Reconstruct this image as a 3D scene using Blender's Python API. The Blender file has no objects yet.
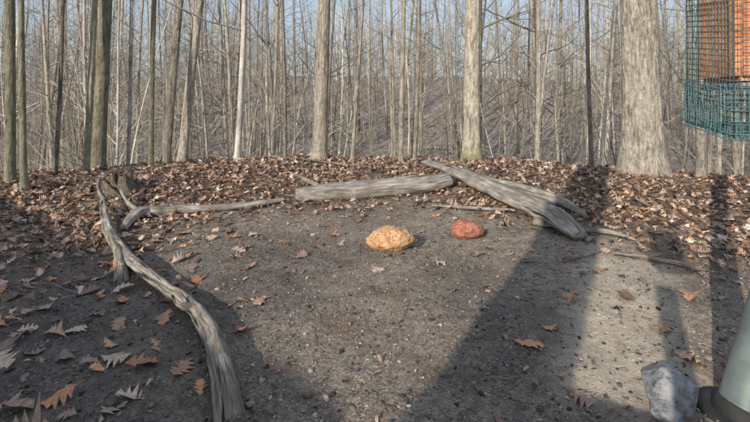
import bpy, math, numpy as np
from mathutils import Vector, Euler, noise as mnoise
import bmesh
rng=np.random.default_rng(7)
F=447.0; H=1.3
def G(px,py,z=0.0):
    d=(H-z)*F/(py-100.0)
    return np.array([(px-375)/F*d, d, z])
SUN_AZ=math.radians(29.7); SUN_EL=math.radians(24)
SH=np.array([math.sin(SUN_AZ),math.cos(SUN_AZ),0])
# ------------------------------------------------------------ terrain
def sst(a,b,x):
    t=np.clip((x-a)/(b-a),0,1); return t*t*(3-2*t)
def wav(x,y,s,seed):
    r=np.random.default_rng(seed); o=0
    for i in range(6):
        a=r.uniform(0,2*math.pi); k=s*r.uniform(.6,1.7); p=r.uniform(0,6.28)
        o=o+np.sin((x*math.cos(a)+y*math.sin(a))*k+p+1.3*np.sin((x*math.sin(a)-y*math.cos(a))*k*.7+p*2))
    return o/6
def crest(x): return 8.6-0.07*np.clip(np.abs(x+.3),0,7)**2+ .25*wav(x,x*0,1.1,5)
def tz(x,y):
    x=np.asarray(x,float); y=np.asarray(y,float)
    c=crest(x); e=y-c
    z=-0.30*np.clip(e-0,0,14)*sst(0,1.5,e)
    z=z+ .16*sst(-3.2,-.6,e)*(1-sst(0,3,e))
    z=z+ 10.5*sst(20,120,y) + 2.4*wav(x,y,.06,11)*sst(20,50,y)
    near=1-sst(14,30,np.abs(y))
    z=z+near*(.035*wav(x,y,1.6,1)+.018*wav(x,y,6,2)+.012*wav(x,y,19,3)+.007*wav(x,y,45,4))
    z=z+.06*sst(5,7,y)*wav(x,y,2.2,9)*near
    return z
def litter(x,y):
    e=np.sqrt(((x-.15)/2.75)**2+((y-2.4)/3.3)**2)
    d=sst(.74,1.25,e+.22*wav(x,y,2.5,21)+.1*wav(x,y,9,22))
    d=d*(1-.42*sst(.3,-1.2,x)*(1-sst(3.6,5.2,y)))
    return np.clip(d,0,1)
def painted_sun(x,y):  # mask of the sunlit strip, painted into the soil along the sun heading
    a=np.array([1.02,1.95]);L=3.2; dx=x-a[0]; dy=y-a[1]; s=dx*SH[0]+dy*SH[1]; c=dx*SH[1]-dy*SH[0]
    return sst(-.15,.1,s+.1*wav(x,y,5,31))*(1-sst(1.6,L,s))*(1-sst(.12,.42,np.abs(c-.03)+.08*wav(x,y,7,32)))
def painted_shade(x,y):  # mask of shadowed ground at left and mid strip, painted as darker soil
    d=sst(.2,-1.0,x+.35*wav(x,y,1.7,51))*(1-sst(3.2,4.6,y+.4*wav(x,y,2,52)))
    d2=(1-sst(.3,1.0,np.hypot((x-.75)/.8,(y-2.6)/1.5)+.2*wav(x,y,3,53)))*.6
    return np.clip(np.maximum(d,d2),0,1)*(1-painted_sun(x,y))

# ------------------------------------------------------------ node helpers
class M:
    def __init__(s,name):
        s.m=bpy.data.materials.new(name); s.m.use_nodes=True
        s.t=s.m.node_tree; s.b=s.t.nodes['Principled BSDF']; s.b.inputs['Roughness'].default_value=.9
        s.b.inputs['Specular IOR Level'].default_value=.25
    def n(s,typ,**k):
        nd=s.t.nodes.new(typ)
        for a,b in k.items(): setattr(nd,a,b)
        return nd
    def l(s,a,b): s.t.links.new(a,b)
    def coord(s,kind='Object',scale=(1,1,1),attr=None):
        mp=s.n('ShaderNodeMapping'); mp.inputs['Scale'].default_value=scale
        if attr:
            a=s.n('ShaderNodeAttribute',attribute_name=attr); s.l(a.outputs['Vector'],mp.inputs[0])
        else:
            a=s.n('ShaderNodeTexCoord'); s.l(a.outputs[kind],mp.inputs[0])
        return mp.outputs[0]
    def noise(s,co,scale,detail=6,rough=.6,dist=0):
        t=s.n('ShaderNodeTexNoise'); t.inputs['Scale'].default_value=scale; t.inputs['Detail'].default_value=min(detail,4)
        t.inputs['Roughness'].default_value=rough; t.inputs['Distortion'].default_value=dist
        s.l(co,t.inputs['Vector']); return t.outputs['Fac']
    def vor(s,co,scale,out='Distance'):
        t=s.n('ShaderNodeTexVoronoi'); t.inputs['Scale'].default_value=scale; s.l(co,t.inputs['Vector']); return t.outputs[out]
    def ramp(s,f,stops):
        r=s.n('ShaderNodeValToRGB'); e=r.color_ramp.elements
        while len(e)<len(stops): e.new(.5)
        for i,(p,c) in enumerate(stops):
            e[i].position=p
            e[i].color=(c,c,c,1) if np.isscalar(c) else (*c,1)
        s.l(f,r.inputs[0]); return r.outputs[0]
    def mix(s,f,a,b,mode='MIX'):
        x=s.n('ShaderNodeMix',data_type='RGBA',blend_type=mode)
        for i,v in ((0,f),(6,a),(7,b)):
            if hasattr(v,'is_linked'): s.l(v,x.inputs[i])
            elif i==0: x.inputs[0].default_value=v
            else: x.inputs[i].default_value=(*v,1)
        return x.outputs[2]
    def math(s,op,a,b=0.0):
        x=s.n('ShaderNodeMath',operation=op)
        for i,v in enumerate((a,b)):
            if hasattr(v,'is_linked'): s.l(v,x.inputs[i])
            else: x.inputs[i].default_value=v
        return x.outputs[0]
    def attr(s,name): return s.n('ShaderNodeAttribute',attribute_name=name).outputs['Fac']
    def bump(s,h,dist,st=1.0):
        b=s.n('ShaderNodeBump'); b.inputs['Distance'].default_value=dist; b.inputs['Strength'].default_value=st
        s.l(h,b.inputs['Height']); s.l(b.outputs[0],s.b.inputs['Normal'])
    def col(s,c): s.l(c,s.b.inputs['Base Color'])
    def rough(s,v): s.b.inputs['Roughness'].default_value=v

def mat_ground():
    m=M('soil_and_litter'); co=m.coord('Object')
    at=m.attr('litter'); psun=m.attr('painted_sun'); dp=m.attr('painted_shade')
    n1=m.noise(co,1.1,8,.65); n2=m.noise(co,14,8,.75); n3=m.noise(co,90,4,.7)
    dirt=m.ramp(n2,[(.28,(.09,.076,.064)),(.5,(.285,.24,.197)),(.70,(.5,.43,.355))])
    wet=m.ramp(n1,[(.4,(.6,.58,.58)),(.6,(1.28,1.2,1.1))])
    dirt=m.mix(1,dirt,wet,'MULTIPLY')
    vc=m.vor(co,105,'Color'); vs=m.n('ShaderNodeSeparateColor'); m.l(vc,vs.inputs[0])
    chip=m.ramp(vs.outputs[0],[(.0,(.06,.048,.04)),(.35,(.17,.14,.115)),(.7,(.34,.29,.24)),(.95,(.52,.46,.38)),(1,(.6,.53,.43))])
    dirt=m.mix(.45,dirt,chip)
    dirt=m.mix(m.ramp(m.noise(co,2.6,6,.7),[(.5,0),(.64,.5)]),dirt,(.18,.11,.075))
    dirt=m.mix(m.math('MULTIPLY',psun,.65),dirt,m.ramp(n2,[(.3,(.45,.37,.28)),(.7,(.74,.64,.5))]))  # paler tan painted in where sunlight falls
    dirt=m.mix(dp,dirt,m.mix(1,dirt,(.55,.56,.6),'MULTIPLY'))  # shadow tone multiplied into the soil colour
    vc2=m.vor(co,24,'Color'); vs2=m.n('ShaderNodeSeparateColor'); m.l(vc2,vs2.inputs[0])
    lit=m.ramp(vs2.outputs[0],[(0,(.06,.042,.034)),(.4,(.17,.11,.08)),(.75,(.32,.22,.16)),(1,(.5,.38,.29))])
    lit=m.mix(.4,lit,m.ramp(n3,[(.3,(.04,.028,.02)),(.7,(.34,.25,.18))]))
    ps=m.n('ShaderNodeSeparateXYZ'); m.l(co,ps.inputs[0])
    far=m.ramp(m.math('MULTIPLY',ps.outputs[1],.01),[(.12,0),(.3,.85)])
    vf=m.n('ShaderNodeSeparateColor'); m.l(m.vor(co,3.2,'Color'),vf.inputs[0])
    farc=m.ramp(m.noise(co,1.0,10,.85,.6),[(.34,(.07,.06,.052)),(.46,(.20,.165,.14)),(.55,(.34,.285,.245)),(.68,(.52,.45,.40))])
    farc=m.mix(.45,farc,m.ramp(vf.outputs[0],[(0,(.07,.058,.05)),(.5,(.27,.22,.19)),(1,(.52,.45,.40))]))
    lit=m.mix(far,lit,farc)  # greyer with distance: haze put into the far litter colour
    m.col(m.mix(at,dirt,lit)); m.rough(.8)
    h=m.math('ADD',m.math('MULTIPLY',n2,.6),m.math('MULTIPLY',n3,.4))
    m.bump(h,.035,1); return m.m
def mat_wood(name='weathered_wood',fs=65,soft=False):
    m=M(name); co=m.coord(attr='wc',scale=(1,1,.06 if not soft else .12)); c2=m.coord(attr='wc')
    g=m.noise(co,fs,8,.75 if not soft else .6,.4); b=m.noise(c2,5,6,.65); cr=m.noise(co,fs*.43,3,.5,.6)
    if soft: c=m.ramp(g,[(.34,(.12,.105,.09)),(.5,(.30,.27,.235)),(.66,(.46,.425,.375))])
    else: c=m.ramp(g,[(.36,(.05,.042,.035)),(.48,(.21,.185,.16)),(.64,(.48,.44,.385))])
    c=m.mix(m.ramp(b,[(.4,0),(.64,.7)]),c,(.15,.12,.092))
    t=.37 if not soft else .33
    c=m.mix(m.ramp(cr,[(t-.03,1),(t+.04,0)]),c,(.025,.02,.016))
    m.col(c); m.bump(m.math('ADD',m.math('MULTIPLY',g,.5),m.ramp(cr,[(.30,0),(.40,.7)])),.015,1 if not soft else .7); return m.m
def mat_bark(name,dark,light,moss=.0,fs=22,bd=.03,low=0,near=True):
    m=M(name); co=m.coord(attr='wc',scale=(1,1,.2)); c2=m.coord(attr='wc')
    g=m.noise(co,fs,8,.7,.3); b=m.noise(c2,2.5,3,.65); 
    c=m.ramp(g,[(.36,dark),(.5,tuple((np.array(dark)+light)/2)),(.6,light)])
    c=m.mix(m.ramp(b,[(.4,0),(.65,.5)]),c,tuple(np.array(light)*1.1))
    p=None
    if near:
        f=m.noise(c2,60,3,.6); p=m.noise(c2,14,7,.75)
        c=m.mix(m.ramp(p,[(.5,0),(.62,.55)]),c,dark)
        c=m.mix(m.math('MULTIPLY',f,.3),c,dark)
    if moss: c=m.mix(m.math('MULTIPLY',m.ramp(m.noise(c2,4,5,.6),[(.4,0),(.62,1)]),moss),c,(.21,.22,.13))
    if low:
        z=m.n('ShaderNodeSeparateXYZ'); tc=m.n('ShaderNodeTexCoord'); m.l(tc.outputs['Object'],z.inputs[0])
        k=m.ramp(m.math('ADD',z.outputs[2],m.math('MULTIPLY',b,.4)),[(.25,.85),(.55,0)])
        c=m.mix(k,c,(.13,.15,.035))
    if near: oi=m.math('ADD',m.math('MULTIPLY',m.n('ShaderNodeObjectInfo').outputs['Random'],.6),.3)
    else: oi=m.attr('tint')
    c=m.mix(1,c,m.ramp(oi,[(0,(.5,.47,.44)),(.5,(.9,.87,.83)),(1,(1.35,1.3,1.22))]),'MULTIPLY')
    m.col(c)
    if near: m.bump(m.math('ADD',g,m.math('MULTIPLY',p,.5)),bd,1)
    return m.m
def mat_leaf():
    m=M('dry_leaf'); a=m.n('ShaderNodeAttribute',attribute_name='col').outputs['Color']
    n=m.noise(m.coord('Object'),60,3,.6)
    m.col(m.mix(1,a,m.ramp(n,[(.3,.6),(.7,1.3)]),'MULTIPLY')); m.rough(.5); m.b.inputs['Specular IOR Level'].default_value=.45
    return m.m
def mat_vcol(name,r=.9):
    m=M(name); m.col(m.n('ShaderNodeAttribute',attribute_name='col').outputs['Color']); m.rough(r); return m.m
def mat_rock(name,a,b,c,sc=14,d=.02):
    m=M(name); co=m.coord('Object'); n=m.noise(co,sc,9,.75); v=m.noise(co,sc*4,5,.7)
    x=m.ramp(n,[(.3,a),(.5,b),(.7,c)]); x=m.mix(m.ramp(v,[(.35,.7),(.5,0)]),x,tuple(np.array(a)*.5))
    m.col(x); m.bump(m.math('ADD',n,m.math('MULTIPLY',v,.5)),d,1); return m.m
def mat_plain(name,c,r=.6,metal=0,var=.25,sc=20):
    m=M(name); n=m.noise(m.coord('Object'),sc,6,.65)
    m.col(m.ramp(n,[(.3,tuple(np.array(c)*(1-var))),(.7,tuple(np.array(c)*(1+var)))])); m.rough(r); m.b.inputs['Metallic'].default_value=metal
    m.bump(n,.002,.6); return m.m

# ------------------------------------------------------------ mesh buffer
class Buf:
    def __init__(s): s.v=[];s.f=[];s.w=[];s.n=0
    def add(s,v,f,w=None):
        v=np.asarray(v,float); s.v.append(v); s.w.append(v if w is None else w)
        f=[[i+s.n for i in q] for q in f]; s.f+=f; s.n+=len(v)
    def obj(s,name,mat,origin=(0,0,0),parent=None,smooth=True,col=None):
        v=np.concatenate(s.v)-np.array(origin); me=bpy.data.meshes.new(name)
        me.from_pydata(v.tolist(),[],s.f)
        a=me.attributes.new('wc','FLOAT_VECTOR','POINT'); a.data.foreach_set('vector',np.concatenate(s.w).astype('f').ravel())
        me.polygons.foreach_set('use_smooth',[smooth]*len(me.polygons))
        if mat: me.materials.append(mat)
        o=bpy.data.objects.new(name,me); o.location=origin; bpy.context.scene.collection.objects.link(o)
        if parent: o.parent=parent
        return o
_fc={}
def tfaces(n,k):
    if (n,k) not in _fc:
        _fc[(n,k)]=[[i*k+j,i*k+(j+1)%k,(i+1)*k+(j+1)%k,(i+1)*k+j] for i in range(n-1) for j in range(k)]
    return _fc[(n,k)]
def tube(buf,pts,rad,k=6,rough=0,flat=1.0,seed=0,cap=False,ang=0):
    pts=np.asarray(pts,float); n=len(pts); rad=np.asarray(rad,float)
    T=np.gradient(pts,axis=0); T/=np.linalg.norm(T,axis=1)[:,None]+1e-9
    u=np.cross(T[0],[0,0,1.0]) 
    if np.linalg.norm(u)<.2: u=np.cross(T[0],[0,1.0,0])
    u/=np.linalg.norm(u); th=np.arange(k)/k*2*math.pi+ang
    s=np.concatenate([[0],np.cumsum(np.linalg.norm(np.diff(pts,axis=0),axis=1))])
    V=np.zeros((n,k,3)); W=np.zeros((n,k,3)); off=seed*3.17
    if rough:
        rr=np.random.default_rng(seed); kk=rr.integers(3,11,5); ph=rr.uniform(0,6.28,5); fs=rr.uniform(.3,1.6,5)
    for i in range(n):
        u=u-T[i]*u.dot(T[i]); u/=np.linalg.norm(u)+1e-9; v=np.cross(T[i],u)
        r=np.full(k,rad[i])
        if rough:
            q=0
            for a,b,c in zip(kk,ph,fs): q=q+np.sin(a*th+b+np.sin(c*s[i]+b)*.9)/(1+.25*a)
            nz=np.array([mnoise.noise(Vector((math.cos(t)*2.2,math.sin(t)*2.2,s[i]*4+off))) for t in th])
            r=r*(1+rough*q+rough*1.2*nz)
        V[i]=pts[i]+(np.cos(th)*r)[:,None]*u+(np.sin(th)*r)[:,None]*v*flat
        W[i]=np.stack([np.cos(th)*rad[i]+off,np.sin(th)*rad[i],np.full(k,s[i])],1)
    f=tfaces(n,k)
    if cap: f=f+[list(range(k))[::-1],[(n-1)*k+j for j in range(k)]]
    buf.add(V.reshape(-1,3),f,W.reshape(-1,3))
def spline(P,R,n):
    P=np.asarray(P,float);R=np.asarray(R,float); m=len(P)
    t=np.linspace(0,m-1,n); out=[];ro=[]
    for x in t:
        i=min(int(x),m-2); f=x-i; p0=P[max(i-1,0)];p1=P[i];p2=P[i+1];p3=P[min(i+2,m-1)]
        out.append(.5*((2*p1)+(-p0+p2)*f+(2*p0-5*p1+4*p2-p3)*f*f+(-p0+3*p1-3*p2+p3)*f**3)); ro.append(R[i]*(1-f)+R[i+1]*f)
    return np.array(out),np.array(ro)
def branch(buf,p,d,L,r,r_,depth,k,sub,n=4):
    pts=[p]; dd=d.copy()
    for i in range(n):
        dd=dd+r_.normal(0,.15,3)+np.array([0,0,.07]); dd/=np.linalg.norm(dd); pts.append(pts[-1]+dd*L/n)
    rad=np.linspace(r,r*.22,n+1); tube(buf,pts,rad,k)
    if depth>0:
        for j in range(sub):
            i=r_.integers(1,n+1); q=pts[i]; a=r_.normal(0,1,3); a/=np.linalg.norm(a)
            e=(pts[i]-pts[i-1]); e/=np.linalg.norm(e); e=e+a*.75; e/=np.linalg.norm(e)
            branch(buf,q,e,L*r_.uniform(.35,.6),rad[i]*.6,r_,depth-1,3,max(2,sub-1),3)
def tree(buf,base,height,r,r_,lean=(0,0),low=.25,nb=26,k=8,depth=2,flare=.5,wob=.02,bl=.22,sub=4,rough=0,seed=0,fine=1):
    n=14*fine; t=np.linspace(0,1,n)**(1.0 if fine==1 else 1.8); w=np.zeros((n,3)); 
    a,b=r_.uniform(0,6.28,2); 
    w[:,0]=wob*height*(np.sin(t*5+a)-math.sin(a)); w[:,1]=wob*height*(np.sin(t*4+b)-math.sin(b))
    pts=np.array(base)+np.stack([lean[0]*t*height,lean[1]*t*height,t*height],1)+w
    rad=r*(1-.86*t)*(1+flare*np.exp(-t*height/ (r*1.3)))
    pts[0,2]-=.25
    tube(buf,pts,rad,k,rough=rough,seed=seed)
    for j in range(nb):
        q=r_.uniform(low,1); i=min(n-2,int(np.searchsorted(t,q)-1)); f=(q-t[i])/(t[i+1]-t[i]); p=pts[i]*(1-f)+pts[i+1]*f
        az=r_.uniform(0,6.28); up=r_.uniform(.2,1.1); d=np.array([math.cos(az),math.sin(az),up]); d/=np.linalg.norm(d)
        L=height*bl*r_.uniform(.5,1.1)*(1.15-.6*q)
        branch(buf,p,d,L,max(.006,rad[i]*r_.uniform(.22,.45)),r_,depth,4,sub)

ground=mat_ground(); wood=mat_wood(); barelog=mat_wood('bare_grey_log_wood',30,True); leafm=mat_leaf()
bark_pale=mat_bark('pale_bark',(.14,.125,.105),(.52,.48,.42),0,26,.05,0)
bark_moss=mat_bark('pale_bark_moss_foot',(.15,.135,.11),(.54,.50,.43),.0,26,.04,1)
bark_green=mat_bark('algae_bark',(.12,.115,.085),(.42,.40,.31),.3,28,.03)
bark_white=mat_bark('white_bark',(.3,.29,.27),(.74,.72,.68),.0,14,.01)
bark_grey=mat_bark('grey_bark',(.10,.09,.077),(.38,.345,.295),0,28,.03)
f_pale=mat_bark('forest_bark_pale',(.15,.135,.115),(.52,.485,.43),0,20,near=False)
f_grey=mat_bark('forest_bark_grey',(.09,.08,.07),(.34,.31,.27),0,20,near=False)
f_white=mat_bark('forest_bark_white',(.3,.29,.27),(.7,.69,.66),0,12,near=False)
f_green=mat_bark('forest_bark_green',(.10,.10,.07),(.34,.32,.23),0,20,near=False)

# ------------------------------------------------------------ ground
def axis(lo,hi,fine_lo,fine_hi,step):
    a=list(np.arange(fine_lo,fine_hi,step)); s=step; x=fine_hi
    while x<hi: a.append(x); s*=1.1; x+=s
    a.append(hi); s=step; x=fine_lo-step; b=[]
    while x>lo: b.append(x); s*=1.1; x-=s
    b.append(lo); return np.array(b[::-1]+a)
xs=axis(-400,400,-6,6.4,.04); ys=axis(-120,500,1.2,9.5,.04)
X,Y=np.meshgrid(xs,ys); Z=tz(X,Y); nx,ny=len(xs),len(ys)
me=bpy.data.meshes.new('ground'); V=np.stack([X,Y,Z],-1).reshape(-1,3)
I=np.arange(nx*ny).reshape(ny,nx); Q=np.stack([I[:-1,:-1],I[:-1,1:],I[1:,1:],I[1:,:-1]],-1).reshape(-1,4)
def rawmesh(me,V,Q):
    k=Q.shape[1]; me.vertices.add(len(V)); me.vertices.foreach_set('co',np.ascontiguousarray(V,dtype='f').ravel()); me.loops.add(Q.size); me.loops.foreach_set('vertex_index',Q.ravel().astype('i'))
    me.polygons.add(len(Q)); me.polygons.foreach_set('loop_start',np.arange(0,Q.size,k).astype('i')); me.update(calc_edges=True)
rawmesh(me,V,Q)
me.polygons.foreach_set('use_smooth',[True]*len(Q))
for nm,fn in (('litter',litter),('painted_sun',painted_sun),('painted_shade',painted_shade)):
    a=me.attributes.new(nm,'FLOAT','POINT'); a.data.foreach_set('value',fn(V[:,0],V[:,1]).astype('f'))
me.materials.append(ground); go=bpy.data.objects.new('ground',me); bpy.context.scene.collection.objects.link(go)

# ------------------------------------------------------------ leaves
def leaves(name,N,size,posf,lift=.012,tilt=.35,pal=None,oak=True,curl=1.0):
    if oak:
        tt=np.array([0,.10,.22,.30,.42,.50,.63,.70,.82,.90,1.0]); ww=np.array([.01,.07,.24,.10,.34,.13,.38,.15,.25,.12,.01])
    else:
        tt=np.array([0,.2,.45,.7,1.0]); ww=np.array([.02,.2,.27,.2,.01])
    m=len(tt); base=np.zeros((m,3,3)); base[:,0,0]=-ww; base[:,2,0]=ww; base[:,:,1]=(tt-.5)[:,None]; base=base.reshape(-1,3)
    if oak: base[:,1]+=np.abs(base[:,0])*.35
    st=np.array([[-.008,-.5,0],[.008,-.5,0],[.006,-.68,0],[-.006,-.68,0]]); base=np.concatenate([base,st]); nv=len(base)
    fc=[]
    for i in range(m-1):
        for j in range(2): fc.append([i*3+j,i*3+j+1,(i+1)*3+j+1,(i+1)*3+j])
    fc.append([m*3,m*3+1,m*3+2,m*3+3]); fc=np.array(fc)
    P=posf(N); N=len(P); r_=rng
    S=size[0]+(size[1]-size[0])*r_.random(N)
    B=np.repeat(base[None],N,0).copy()
    B[:,:,0]*=r_.uniform(.75,1.25,N)[:,None]; B[:,:,0]*=1+.25*r_.normal(size=(N,nv))*(np.abs(base[:,0])>.05)
    c1=r_.normal(.4,.7,N)[:,None]*curl; c2=r_.normal(.0,.45,N)[:,None]*curl; tw=r_.normal(0,.7,N)[:,None]*curl
    B[:,:,2]=c1*B[:,:,0]**2*1.6+c2*B[:,:,1]**2+tw*B[:,:,0]*B[:,:,1]+.02*r_.normal(size=(N,nv))
    B*=S[:,None,None]
    rx=r_.normal(0,tilt,N); ry=r_.normal(0,tilt,N); rz=r_.uniform(0,6.28,N)
    def rot(B,a,i,j):
        c=np.cos(a)[:,None]; s=np.sin(a)[:,None]; x=B[:,:,i]*c-B[:,:,j]*s; y=B[:,:,i]*s+B[:,:,j]*c; B[:,:,i]=x;B[:,:,j]=y
    rot(B,rx,1,2); rot(B,ry,2,0); rot(B,rz,0,1)
    mn=B[:,:,2].min(1); z0=tz(P[:,0],P[:,1])
    B[:,:,0]+=P[:,0,None]; B[:,:,1]+=P[:,1,None]; B[:,:,2]+=(z0-mn*.7+lift*r_.random(N))[:,None]
    Vv=B.reshape(-1,3); Ff=(fc[None]+np.arange(N)[:,None,None]*nv).reshape(-1,4)
    me=bpy.data.meshes.new(name); rawmesh(me,Vv,Ff)
    pal=np.array(pal); c=pal[r_.integers(0,len(pal),N)]*r_.uniform(.65,1.25,N)[:,None]
    C=np.ones((N,nv,4)); C[:,:,:3]=c[:,None,:]; at=me.attributes.new('col','FLOAT_COLOR','POINT'); at.data.foreach_set('color',C.astype('f').ravel())
    me.materials.append(leafm); o=bpy.data.objects.new(name,me); bpy.context.scene.collection.objects.link(o); return o
PAL=[(.46,.30,.20),(.30,.19,.125),(.58,.42,.31),(.17,.105,.075),(.66,.52,.42),(.1,.065,.05),(.50,.27,.15),(.30,.2,.145),(.07,.05,.04),(.42,.285,.2)]
def pos_litter(N):
    x=rng.uniform(-9,9,N*6); y=1.3+rng.random(N*6)**.8*12; cl=.6+.8*wav(x,y,3,41)
    k=(rng.random(N*6)<litter(x,y)**1.1*np.clip(cl+.35,.25,1))&(np.abs(x)<y*.9+1.2)&(y<crest(x)+1.8)
    return np.stack([x[k],y[k]],1)[:N]
leaves('leaf_litter',25000,(.04,.105),pos_litter,.022,.33,PAL)
def pos_dirt(N):
    x=rng.uniform(-4.5,5,N*4); y=rng.uniform(1.3,9,N*4); k=(rng.random(N*4)<.3+.7*litter(x,y)); return np.stack([x[k],y[k]],1)[:N]
leaves('leaf_fragments',15000,(.012,.045),pos_dirt,.004,.3,[(.12,.08,.06),(.24,.17,.13),(.06,.04,.035),(.4,.3,.24),(.36,.22,.15)],oak=False)
big=[(10,295),(15,308),(100,297),(88,293),(147,297),(185,352),(142,368),(90,365),(260,300),(262,296),(200,392),(528,343),(498,414),(570,298),(625,299),(552,326),(240,332),(155,345),(20,335),(235,258),(48,268),(665,330),(720,300),(690,300),(735,335),(640,285),(120,325),(580,395),(60,400),(25,380),(180,262),(690,362),(600,270),(75,330),(35,352),(130,398),(165,320),(110,345),(45,310),(70,285),(180,372),(12,412),(112,276),(30,250),(140,250),(340,245),(420,232),(505,240),(440,262),(315,235),(300,258)]
def pos_big(N):
    P=[G(*b)[:2] for b in big]
    while len(P)<215:
        x=rng.uniform(-3.6,3.8); y=rng.uniform(1.5,5.5)
        if rng.random()<(.1 if -1.1<x<1.3 else .5)*(1.6 if x<0 else .7): P.append(np.array([x,y]))
    return np.array(P)
leaves('oak_leaves',1,(.07,.165),pos_big,.004,.14,[(.5,.31,.2),(.44,.24,.13),(.55,.41,.31),(.5,.23,.12),(.3,.2,.145),(.2,.13,.1)],curl=.8)

# ------------------------------------------------------------ gravel / soil crumbs
def pebbles(name,N,smin,smax,xr,yr,dark=False):
    t=(1+5**.5)/2
    b=np.array([(-1,t,0),(1,t,0),(-1,-t,0),(1,-t,0),(0,-1,t),(0,1,t),(0,-1,-t),(0,1,-t),(t,0,-1),(t,0,1),(-t,0,-1),(-t,0,1)])/1.9
    f=np.array([(0,11,5),(0,5,1),(0,1,7),(0,7,10),(0,10,11),(1,5,9),(5,11,4),(11,10,2),(10,7,6),(7,1,8),(3,9,4),(3,4,2),(3,2,6),(3,6,8),(3,8,9),(4,9,5),(2,4,11),(6,2,10),(8,6,7),(9,8,1)])
    x=rng.uniform(*xr,N*2); y=yr[0]+(yr[1]-yr[0])*rng.random(N*2)**1.5; k=rng.random(N*2)<1.1-litter(x,y); x=x[k][:N];y=y[k][:N]; N=len(x)
    S=smin+(smax-smin)*rng.random(N)**3
    B=b[None]*(1+.3*rng.normal(size=(N,12,1)))*(S[:,None]*np.stack([rng.uniform(.6,1.5,N),rng.uniform(.6,1.3,N),rng.uniform(.35,.8,N)],1))[:,None,:]
    a=rng.uniform(0,6.28,N); c=np.cos(a)[:,None];s=np.sin(a)[:,None]; bx=B[:,:,0]*c-B[:,:,1]*s; by=B[:,:,0]*s+B[:,:,1]*c
    B=np.stack([bx+x[:,None],by+y[:,None],B[:,:,2]+(tz(x,y)+S*.15)[:,None]],-1)
    V=B.reshape(-1,3);Ff=(f[None]+np.arange(N)[:,None,None]*12).reshape(-1,3)
    me=bpy.data.meshes.new(name); rawmesh(me,V,Ff)
    pal=np.array([(.2,.17,.14),(.28,.24,.2),(.1,.08,.068),(.36,.31,.26),(.48,.42,.34),(.22,.2,.18),(.07,.055,.045)])
    if dark: pal=pal*.6
    dk=(1-.4*painted_shade(x,y))[:,None]  # same painted shade carried onto the pebbles
    C=np.ones((N,12,4)); C[:,:,:3]=(pal[rng.integers(0,7,N)]*rng.uniform(.7,1.2,N)[:,None]*dk)[:,None]
    at=me.attributes.new('col','FLOAT_COLOR','POINT'); at.data.foreach_set('color',C.astype('f').ravel()); me.materials.append(mat_vcol(name+'_mat',.85))
    o=bpy.data.objects.new(name,me); bpy.context.scene.collection.objects.link(o)
pebbles('gravel',24000,.0025,.009,(-3.2,3.8),(1.4,6.5))
pebbles('soil_clods',800,.008,.022,(-3,3.6),(1.5,6),True)

# ------------------------------------------------------------ twigs
tb=Buf()
for i in range(850):
    while True:
        x=rng.uniform(-7,7);y=rng.uniform(1.5,10)
        if rng.random()<.2+litter(x,y): break
    L=rng.uniform(.08,.45)*(1+.8*(rng.random()<.1)); a=rng.uniform(0,6.28); r0=rng.uniform(.0015,.005)
    n=5; p=[]; 
    for j in range(n):
        a+=rng.normal(0,.22); x+=math.cos(a)*L/n; y+=math.sin(a)*L/n; p.append([x,y,float(tz(x,y))+r0+.006+.02*rng.random()*(j%2)])
    tube(tb,p,np.linspace(r0,r0*.5,n),4,seed=i)
tb.obj('fallen_twigs',wood)

# ------------------------------------------------------------ logs
def log(name,P,R,n=60,k=22,rough=.12,flat=.85,seed=1,extra=(),wig=.25,mat=None):
    b=Buf(); pts=[]
    for (px,py,up) in P:
        g=G(px,py); g[2]=float(tz(g[0],g[1]))+up; pts.append(g)
    p,r=spline(pts,R,n)
    for i in range(n): p[i]+=wig*r[i]*np.array([mnoise.noise(Vector((i*.23,seed,c*7.))) for c in range(3)])
    tube(b,p,r,k,rough=rough,flat=flat,seed=seed,cap=True)
    for e in extra:
        q=[]
        for (px,py,up) in e[0]:
            g=G(px,py); g[2]=float(tz(g[0],g[1]))+up; q.append(g)
        pp,rr=spline(q,e[1],20); tube(b,pp,rr,12,rough=.15,seed=seed+9,cap=True)
    return b.obj(name,mat or wood,origin=tuple(pts[0]))
log('driftwood_branch',[(103,213,.15),(110,240,.09),(132,268,.06),(163,292,.05),(192,315,.06),(212,345,.06),(222,385,.055),(232,440,.05)],
    [.03,.045,.044,.04,.042,.049,.055,.060],n=90,k=30,seed=3,rough=.13,
    extra=[([(121,284,.0),(120,262,.05),(110,240,.09),(106,222,.1)],[.05,.045,.04,.02]),([(192,318,.07),(180,322,.10),(172,318,.13)],[.03,.018,.006]),([(104,214,.15),(98,206,.2),(101,199,.26)],[.03,.022,.008])])
log('fallen_branch',[(122,232,.03),(140,219,.06),(165,215,.05),(205,213,.05),(250,209,.05),(284,204,.04)],[.04,.07,.065,.05,.045,.03],seed=5,mat=barelog,
    extra=[([(140,218,.05),(128,212,.1),(120,205,.16)],[.035,.025,.01])])
log('fallen_log',[(296,202,.07),(325,200,.09),(360,198,.10),(400,196,.11),(430,194,.11),(448,192,.10)],[.09,.135,.15,.15,.145,.12],seed=8,rough=.06,flat=.85,k=34,wig=.05,mat=barelog,
    extra=[([(318,199,.18),(300,194,.24),(288,189,.22)],[.035,.02,.01])])
log('split_log',[(424,174,.06),(450,184,.11),(485,198,.12),(518,211,.12),(552,227,.11),(580,242,.04)],[.06,.12,.16,.17,.15,.07],seed=12,rough=.11,flat=.62,k=36,wig=.07,mat=barelog,
    extra=[([(535,226,.05),(575,234,.07),(610,237,.05),(636,242,.02)],[.05,.035,.022,.008]),
           ([(470,190,.1),(520,201,.13),(565,213,.1),(588,222,.04)],[.05,.07,.055,.02])])
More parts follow.
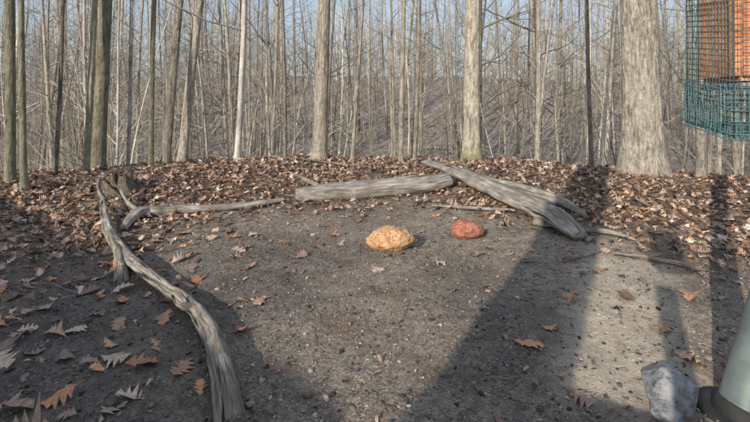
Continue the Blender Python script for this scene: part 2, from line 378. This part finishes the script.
log('fallen_stick',[(432,208,.03),(470,212,.04),(515,214,.03)],[.012,.025,.02],n=24,k=10,seed=19,mat=barelog)
log('fallen_stick',[(614,256,.02),(650,262,.03),(680,267,.02),(705,273,.02)],[.012,.018,.02,.01],n=24,k=10,seed=15)
log('fallen_stick',[(610,250,.01),(560,262,.02),(520,262,.01)],[.005,.008,.006],n=24,k=8,seed=16)
log('fallen_stick',[(285,174,.12),(340,175,.06),(372,178,.03)],[.01,.018,.01],n=24,k=8,seed=17)

# rotten stump
b=Buf(); g=G(122,198); g[2]=float(tz(g[0],g[1])); k=30; rows=12; VV=[];WW=[]
for i in range(rows):
    t=i/(rows-1)
    for j in range(k):
        th=j/k*6.283; q=mnoise.noise(Vector((math.cos(th)*2,math.sin(th)*2,3.3))); sp=mnoise.noise(Vector((math.cos(th)*4.5,math.sin(th)*4.5,9)))
        r=(.22-.06*t+.10*math.exp(-t*6))*(1+.25*q+.12*math.sin(th*7+t)); h=(.24+.26*max(-.5,sp))*t
        VV.append([g[0]+r*math.cos(th),g[1]+r*math.sin(th),g[2]+h-.03]); WW.append([r*math.cos(th),r*math.sin(th),h])
f=list(tfaces(rows,k)); c=len(VV)
for j in range(k):
    th=j/k*6.283; VV.append([g[0]+.06*math.cos(th),g[1]+.06*math.sin(th),g[2]+.03]); WW.append([.06*math.cos(th),.06*math.sin(th),0])
f+=[[(rows-1)*k+j,(rows-1)*k+(j+1)%k,c+(j+1)%k,c+j] for j in range(k)]+[[c+j for j in range(k)]]
b.add(VV,f,np.array(WW)); b.obj('rotten_stump',mat_bark('rotten_wood',(.06,.05,.04),(.3,.25,.2),0,40,.03),origin=tuple(g))

# ------------------------------------------------------------ rocks
def rock(name,px,py,w,d,h,mat,seed,rot=0,sub=5,sink=.15):
    g=G(px,py); g[1]+=d*.4; g[0]=(px-375)/F*g[1]; z=float(tz(g[0],g[1]))
    bm=bmesh.new(); bmesh.ops.create_icosphere(bm,subdivisions=sub,radius=1)
    r_=np.random.default_rng(seed); pl=[(lambda q:q/np.linalg.norm(q))(r_.normal(size=3)) for _ in range(11)]; of=r_.uniform(.62,.9,11)
    for v in bm.verts:
        c=v.co.copy(); L=1.0
        for n_,o_ in zip(pl,of):
            dp=c.dot(Vector(n_)); 
            if dp>o_: L-= (dp-o_)*.45
        L+=.15*mnoise.noise(c*1.3+Vector((seed,0,0)))+.07*mnoise.noise(c*4+Vector((seed,0,0)))+.03*mnoise.noise(c*12)
        v.co=c*L; v.co.x*=w/2; v.co.y*=d/2; v.co.z*=h/2
    me=bpy.data.meshes.new(name); bm.to_mesh(me); bm.free()
    me.polygons.foreach_set('use_smooth',[True]*len(me.polygons)); me.materials.append(mat)
    o=bpy.data.objects.new(name,me); o.location=(g[0],g[1],z+h*(.5-sink)); o.rotation_euler=(0,0,rot); bpy.context.scene.collection.objects.link(o); return o
def hullrock(name,px,py,parts,mat,seed):
    g=G(px,py); z=float(tz(g[0],g[1])); r_=np.random.default_rng(seed); bm=bmesh.new()
    for (dx,dy,dz,w,d,h,tx,ty,rz,n) in parts:
        b2=bmesh.new()
        for i in range(n):
            ph=i*2.39996; zz=1-2*(i+.5)/n; rr=math.sqrt(1-zz*zz); q=np.array([rr*math.cos(ph),rr*math.sin(ph),zz])+r_.normal(0,.16,3); q/=np.linalg.norm(q)
            b2.verts.new(Vector(q*r_.uniform(.95,1.12)))
        bmesh.ops.convex_hull(b2,input=b2.verts[:]); bmesh.ops.delete(b2,geom=[v for v in b2.verts if not v.link_faces],context='VERTS')
        bmesh.ops.scale(b2,vec=(w/2,d/2,h/2),verts=b2.verts)
        bmesh.ops.bevel(b2,geom=b2.edges[:],offset=min(w,d,h)*.022,segments=1,affect='EDGES')
        R=Euler((tx,ty,rz)).to_matrix()
        for v in b2.verts: v.co=R@v.co+Vector((dx,dy,dz))
        me=bpy.data.meshes.new('t'); b2.to_mesh(me); b2.free(); bm.from_mesh(me)
    me=bpy.data.meshes.new(name); bm.to_mesh(me); bm.free(); me.materials.append(mat)
    me.polygons.foreach_set('use_smooth',[False]*len(me.polygons))
    o=bpy.data.objects.new(name,me); o.location=(g[0],g[1],z); bpy.context.scene.collection.objects.link(o)
rock('yellow_rock',390,253,.40,.32,.235,mat_rock('ochre_rock',(.42,.22,.10),(.72,.42,.21),(.85,.6,.38),16,.03),2,.2)
rock('red_rock',466,239,.33,.26,.18,mat_rock('red_rock_mat',(.25,.09,.06),(.43,.17,.115),(.53,.27,.2),14,.02),6,-.1)
lime=mat_rock('grey_limestone',(.13,.135,.14),(.235,.24,.245),(.38,.38,.37),7,.006)
hullrock('grey_stone',679,412,[(.0,.05,.05,.24,.24,.22,.15,.35,.5,14),(-.075,-.03,.02,.14,.13,.10,.1,-.2,1.4,12)],lime,21)

# ------------------------------------------------------------ foreground standing trees
def ptree(name,bx,by,tx,wpx,mat,height=19,seed=0,rough=.04,flare=.35,wob=.004,d=None,**kw):
    d=d or H*F/(by-100); x=(bx-375)/F*d; z=float(tz(x,d)); r=wpx/F*d/2
    ztop=H+100/F*d; lean=((tx-375)/F*d-x)/(ztop-z)
    b=Buf(); r_=np.random.default_rng(seed+100)
    tree(b,(x,d,z),height,r/.95,r_,lean=(lean,r_.normal(0,.01)),low=kw.pop('low',.3),nb=kw.pop('nb',20),k=kw.pop('k',20),flare=flare,wob=wob,rough=rough,seed=seed,fine=3,sub=3,**kw)
    return b.obj(name,mat,origin=(x,d,z))
ptree('large_oak_tree',643,183,641,34,bark_pale,22,1,rough=.055,flare=.45,k=56)
ptree('oak_tree',472,172,475,16,bark_moss,20,2,flare=.5,k=28)
ptree('bare_tree',319,168,325,13,bark_grey,19,3,flare=.4)
ptree('bare_tree',98,178,106,12,bark_green,19,4)
ptree('bare_tree',86,182,91,6,bark_green,14,5)
ptree('bare_tree',10,194,5,9,bark_green,16,6)
ptree('bare_tree',24,200,26,6,bark_green,14,7)
ptree('bare_tree',151,174,152,5,bark_green,12,8,wob=.008)
ptree('bare_tree',166,172,176,8,bark_pale,17,9)
ptree('bare_tree',182,172,206,9,bark_pale,16,10,wob=.01)
ptree('birch_tree',237,168,247,6,bark_white,14,11,wob=.012,low=.12)
ptree('bare_tree',401,172,401,5,bark_grey,14,12)
ptree('bare_tree',414,169,419,5,bark_pale,13,13,wob=.008)
ptree('bare_tree',537,170,535,5,bark_pale,14,14,wob=.008)
ptree('bare_tree',701,190,703,9,bark_grey,15,15)
ptree('bare_tree',718,186,724,5,bark_pale,15,16)
ptree('bare_tree',285,168,283,3.5,bark_grey,12,17,wob=.012)
ptree('bare_tree',352,169,356,3.5,bark_pale,12,18,wob=.01)
ptree('bare_tree',592,172,585,4,bark_grey,13,19,wob=.008)
ptree('bare_tree',55,186,60,4,bark_grey,13,20,wob=.01)
ptree('bare_tree',128,176,135,3.5,bark_pale,12,21,wob=.01)

# ------------------------------------------------------------ forest mass (each forest is one merged mesh)
def variants(n,fn):
    out=[]
    for i in range(n):
        b=Buf(); r_=np.random.default_rng(500+i*7+n); fn(b,r_,i)
        out.append((np.concatenate(b.v),np.array([q for q in b.f if len(q)==4]),np.concatenate(b.w),i))
    return out
MATS=[f_pale,f_grey,f_white,f_green]
def merge(name,items):
    VV=[];FF=[];WW=[];TT=[];MM=[];n=0
    for (var,loc,sc,rot) in items:
        v,f,w,mi=var; R=np.array(Euler(rot).to_matrix()); v2=(v*np.array(sc))@R.T+np.array(loc)
        VV.append(v2);FF.append(f+n);WW.append(w*sc[0]+rng.uniform(0,50));TT.append(np.full(len(v),rng.random())); 
        MM.append(np.full(len(f),rng.choice(4,p=[.45,.42,.07,.06]))); n+=len(v)
    me=bpy.data.meshes.new(name); V=np.concatenate(VV); Q=np.concatenate(FF); rawmesh(me,V,Q)
    for m in MATS: me.materials.append(m)
    me.polygons.foreach_set('material_index',np.concatenate(MM).astype('i')); me.polygons.foreach_set('use_smooth',np.ones(len(Q),bool))
    a=me.attributes.new('wc','FLOAT_VECTOR','POINT'); a.data.foreach_set('vector',np.concatenate(WW).astype('f').ravel())
    a=me.attributes.new('tint','FLOAT','POINT'); a.data.foreach_set('value',np.concatenate(TT).astype('f'))
    o=bpy.data.objects.new(name,me); bpy.context.scene.collection.objects.link(o); print(name,len(V))
def scatter(name,groups):
    it=[]
    for meshes,N,fn,smin,smax in groups:
        for i in range(N):
            x,y=fn(); s=rng.uniform(smin,smax)
            it.append((meshes[rng.integers(len(meshes))],(x,y,float(tz(x,y))-.1),(s,s,s*rng.uniform(.9,1.15)),(rng.normal(0,.045),rng.normal(0,.045),rng.uniform(0,6.28))))
    merge(name,it)
tall=variants(7,lambda b,r_,i:tree(b,(0,0,0),r_.uniform(17,22),r_.uniform(.07,.15),r_,lean=tuple(r_.normal(0,.02,2)),low=.1,nb=24,k=6,depth=2,wob=.008,bl=.2,sub=3))
far=variants(6,lambda b,r_,i:tree(b,(0,0,0),r_.uniform(15,21),r_.uniform(.08,.16),r_,lean=tuple(r_.normal(0,.03,2)),low=.04,nb=44,k=4,depth=1,wob=.01,bl=.24,sub=3))
sap=variants(6,lambda b,r_,i:tree(b,(0,0,0),r_.uniform(5,9),r_.uniform(.022,.045),r_,lean=tuple(r_.normal(0,.07,2)),low=.08,nb=24,k=5,depth=2,wob=.018,bl=.28,sub=3))
shr=variants(4,lambda b,r_,i:[tree(b,(r_.normal(0,.2),r_.normal(0,.2),0),r_.uniform(1.5,3.5),.012,r_,lean=tuple(r_.normal(0,.3,2)),low=.1,nb=9,k=3,depth=1,wob=.03,bl=.4,sub=3) for _ in range(3)])
def fpos(a,b,p=1.0):
    def f():
        y=a+(b-a)*rng.random()**p; return rng.uniform(-1,1)*(y*.93+3),y
    return f
scatter('distant_forest',[(tall,215,fpos(16,55,.8),.7,1.4),(far,620,fpos(48,165,.8),.7,1.4)])
scatter('forest_understory',[(sap,320,fpos(10.5,50,.85),.7,1.4),(shr,200,fpos(10.3,60,.9),.8,1.5)])
def bpos():
    while True:
        s=rng.uniform(14,42); c=rng.uniform(-20,20); p=-SH*s+np.array([SH[1],-SH[0],0])*c
        if abs(c-.3)>5.5: return p[0]+.5,p[1]+2
scatter('forest_behind',[(tall,14,bpos,.8,1.2)])
b=Buf()
for i in range(26):
    x,y=fpos(22,80)(); a=rng.uniform(-.7,.7); L=rng.uniform(3,9); P=[]
    for t in np.linspace(-.5,.5,6): P.append([x+math.cos(a)*L*t,y+math.sin(a)*L*t,float(tz(x+math.cos(a)*L*t,y+math.sin(a)*L*t))+.18])
    tube(b,P,np.linspace(.22,.12,6),7,seed=i)
b.obj('fallen_trunks',barelog)

# shade-casting trunk, invented post with board and cabin (behind the camera)
def back(px,py,s): return G(px,py)-SH*s
p=back(478,420,5.0); b=Buf(); tree(b,(p[0],p[1],0),18,.33,np.random.default_rng(3),low=.45,nb=24,k=24,rough=.05,seed=77,fine=2,wob=.003,lean=(0,0)); b.obj('oak_tree',bark_pale,origin=(p[0],p[1],0))
def box(name,c,size,rotz,mat,parent=None,bev=.004):
    bm=bmesh.new(); bmesh.ops.create_cube(bm,size=1)
    for v in bm.verts: v.co=Vector((v.co.x*size[0],v.co.y*size[1],v.co.z*size[2]))
    if bev: bmesh.ops.bevel(bm,geom=bm.edges[:],offset=bev,segments=2,affect='EDGES')
    me=bpy.data.meshes.new(name); bm.to_mesh(me); bm.free(); me.materials.append(mat)
    o=bpy.data.objects.new(name,me); o.location=c; o.rotation_euler=(0,0,rotz); bpy.context.scene.collection.objects.link(o)
    if parent: o.parent=parent
    return o
plank=mat_plain('plank_wood',(.25,.19,.13),.8)
e=bpy.data.objects.new('shadow_caster_post',None); bpy.context.scene.collection.objects.link(e)  # unseen post and board, added to cast the narrow shadow and strip end
p=back(684,390,3.2); box('caster_post',(p[0],p[1],.97),(.12,.12,2.0),-SUN_AZ,plank,e)
q=back(622,396,3.2); t=math.tan(SUN_EL)*3.2
box('caster_board',(q[0],q[1]-.08,t-.16),(.56,.03,.32),-SUN_AZ,plank,e)
e=bpy.data.objects.new('shadow_caster_cabin',None); bpy.context.scene.collection.objects.link(e)  # unseen cabin, invented so its eave casts the left shadow edge
t=math.tan(SUN_EL); hh=2.8; s=hh/t
A=G(332,424)-SH*s; B=G(60,234)-SH*s; dr=(B-A)/np.linalg.norm(B-A); L=7.5; nr=np.array([-dr[1],dr[0],0]); 
if nr[1]>0: nr=-nr
ang=math.atan2(dr[1],dr[0])
c=A+dr*L/2+nr*1.9
box('caster_walls',(c[0],c[1],1.35),(L-.5,3.2,2.7),ang,plank,e)
bm=bmesh.new(); w=2.0
prof=[(-w,2.72),(0,3.1),(w,2.72),(w,2.8),(0,3.18),(-w,2.8)]
v0=[bm.verts.new((-L/2,a,z)) for a,z in prof]; v1=[bm.verts.new((L/2,a,z)) for a,z in prof]
bm.faces.new(v0); bm.faces.new(v1[::-1])
for i in range(6): bm.faces.new([v0[i],v1[i],v1[(i+1)%6],v0[(i+1)%6]])
bmesh.ops.recalc_face_normals(bm,faces=bm.faces[:]); me=bpy.data.meshes.new('caster_roof'); bm.to_mesh(me); me.materials.append(mat_plain('caster_roofing',(.08,.08,.08),.9))
o=bpy.data.objects.new('caster_roof',me); o.location=(c[0],c[1],0); o.rotation_euler=(0,0,ang); o.parent=e; bpy.context.scene.collection.objects.link(o)
fr=c-nr*1.615
box('caster_door',(fr[0],fr[1],1.0),(.9,.06,2.0),ang,mat_plain('caster_door_paint',(.12,.16,.1),.6),e)
fr2=fr+dr*2; box('caster_window',(fr2[0],fr2[1],1.5),(.9,.06,.8),ang,mat_plain('caster_window_glass',(.05,.06,.07),.1),e)

# ------------------------------------------------------------ leaning pipe
e=bpy.data.objects.new('metal_pole',None); bpy.context.scene.collection.objects.link(e)
steel=mat_plain('galvanised_steel',(.16,.19,.18),.42,.3,.3,7)
b0=G(740,414); ax=np.array([.36,.05,1.0]); b=Buf()
tube(b,[b0+ax*t for t in np.linspace(-.05,2.6,30)],np.full(30,.085),40,cap=True); b.obj('shaft',steel,parent=e)
b=Buf(); tube(b,[b0+ax*t for t in (-.03,.0,.035,.04)],[.10,.098,.096,.088],40,cap=True); b.obj('collar',mat_plain('dark_rubber',(.03,.03,.03),.7),parent=e)
b=Buf(); tube(b,[b0+np.array([0,0,z]) for z in (-.05,.0,.012,.016)],[.17,.165,.16,.12],32,cap=True); b.obj('base_plate',bpy.data.materials['dark_rubber'],parent=e)

# ------------------------------------------------------------ hanging feeder
e=bpy.data.objects.new('bird_feeder_cage',None); bpy.context.scene.collection.objects.link(e)
wire=mat_plain('grey_green_wire',(.10,.185,.195),.5,.2,.3,30)
Fc=np.array([.803,1.0,1.215]);Lc=np.array([.838,1.2,1.241]);ex=np.array([.21,-.035,0.0]);ey=Lc-Fc; up=np.array([.0,.01,1.0])*.34
b=Buf()
def seg(a,c,r,k=5): tube(b,[a,(a+c)/2,c],[r]*3,k,cap=True)
nu,nz=15,24
for (o0,u) in ((Fc,ex),(Fc,ey),(Fc+ex,ey),(Fc+ey,ex)):
    for i in range(nu+1): seg(o0+u*i/nu,o0+u*i/nu+up,.0009 if i%nu else .002)
    for i in range(nz+1): seg(o0+up*i/nz,o0+up*i/nz+u,.0009 if i not in(0,nz) else .002)
for i in range(nu+1):
    seg(Fc+ex*i/nu,Fc+ex*i/nu+ey,.0011); seg(Fc+ey*i/nu,Fc+ey*i/nu+ex,.0011)
b.obj('wire_cage',wire,parent=e)
b=Buf()
def jit(a): return a+rng.normal(0,.0025,3)
for i in range(26):
    a0=Fc+ey*(i/25)-ex*.04; tube(b,[jit(a0)+np.array([0,0,-.004]),jit(a0+up*.11),jit(a0+up*.22),jit(a0+up*(.31+.05*math.sin(i*.7)))],[.0012]*4,4)
    a0=Fc+ex*(i/25)-ey*.03; tube(b,[jit(a0)+np.array([0,0,-.004]),jit(a0+up*.11),jit(a0+up*.22),jit(a0+up*(.31+.05*math.sin(i*.7+1)))],[.0012]*4,4)
for j in range(12):
    z=up*.33*j/11-np.array([0,0,.003]); tube(b,[jit(Fc+ey-ex*.04+z),jit(Fc+ey*.5-ex*.04+z),jit(Fc-ex*.04+z-ey*.03),jit(Fc+ex*.5-ey*.03+z),jit(Fc+ex-ey*.03+z)],[.0012]*5,4)
b.obj('folded_mesh',wire,parent=e)
cm=mat_rock('seed_block',(.5,.18,.07),(.72,.3,.14),(.8,.42,.24),22,.004)
cc=Fc+ex*.52+ey*.5
box('seed_block',tuple(cc+up*.78),(.185,.175,.30),math.atan2(ex[1],ex[0]),cm,e,.012)
box('tray',tuple(cc+up*.31),(.18,.18,.012),math.atan2(ex[1],ex[0]),mat_plain('tray_grey',(.3,.32,.33),.5),e)
box('roof_board',tuple(cc+up*1.25),(.22,.22,.02),math.atan2(ex[1],ex[0]),plank,e)
b=Buf(); tube(b,[cc+up*1.03,cc+up*1.5,cc+up*4],[.004]*3,8,cap=True); b.obj('hanger',steel,parent=e)
b=Buf(); tube(b,[Fc+ex*.2-np.array([0,0,.004]),Fc+ex*.9+ey*.3-np.array([0,0,.02]),Fc+ex*1.6+ey*.5-np.array([0,0,.03])],[.004,.006,.007],8,cap=True,rough=.1,seed=4); b.obj('perch_twig',wood,parent=e)

# ------------------------------------------------------------ light, world, camera
w=bpy.data.worlds.new('World'); bpy.context.scene.world=w; w.use_nodes=True; nt=w.node_tree
sk=nt.nodes.new('ShaderNodeTexSky'); sk.sky_type='NISHITA'; sk.sun_disc=False; sk.sun_elevation=SUN_EL
sk.sun_rotation=math.pi+SUN_AZ; sk.air_density=1.2; sk.dust_density=1.0; sk.ozone_density=2.5
mx=nt.nodes.new('ShaderNodeMix'); mx.data_type='RGBA'; mx.inputs[0].default_value=.6; nt.links.new(sk.outputs[0],mx.inputs[6]); mx.inputs[7].default_value=(5.6,6.5,7.9,1)
bg=nt.nodes['Background']; nt.links.new(mx.outputs[2],bg.inputs[0]); bg.inputs[1].default_value=.12
sl=bpy.data.lights.new('sun','SUN'); sl.energy=5; sl.angle=math.radians(.5); sl.color=(1,.92,.80)
so=bpy.data.objects.new('sun',sl); dv=Vector((SH[0]*math.cos(SUN_EL),SH[1]*math.cos(SUN_EL),-math.sin(SUN_EL)))
so.rotation_euler=dv.to_track_quat('-Z','Y').to_euler(); bpy.context.scene.collection.objects.link(so)
cd=bpy.data.cameras.new('camera'); co=bpy.data.objects.new('camera',cd); bpy.context.scene.collection.objects.link(co)
cd.sensor_width=36; cd.lens=36*F/750; cd.shift_y=-(211-100)/750; cd.clip_end=2000; cd.clip_start=.05
co.location=(0,0,H); co.rotation_euler=(math.pi/2,0,0); bpy.context.scene.camera=co
sc=bpy.context.scene; sc.view_settings.view_transform='Standard'; sc.view_settings.look='None'; sc.view_settings.exposure=0
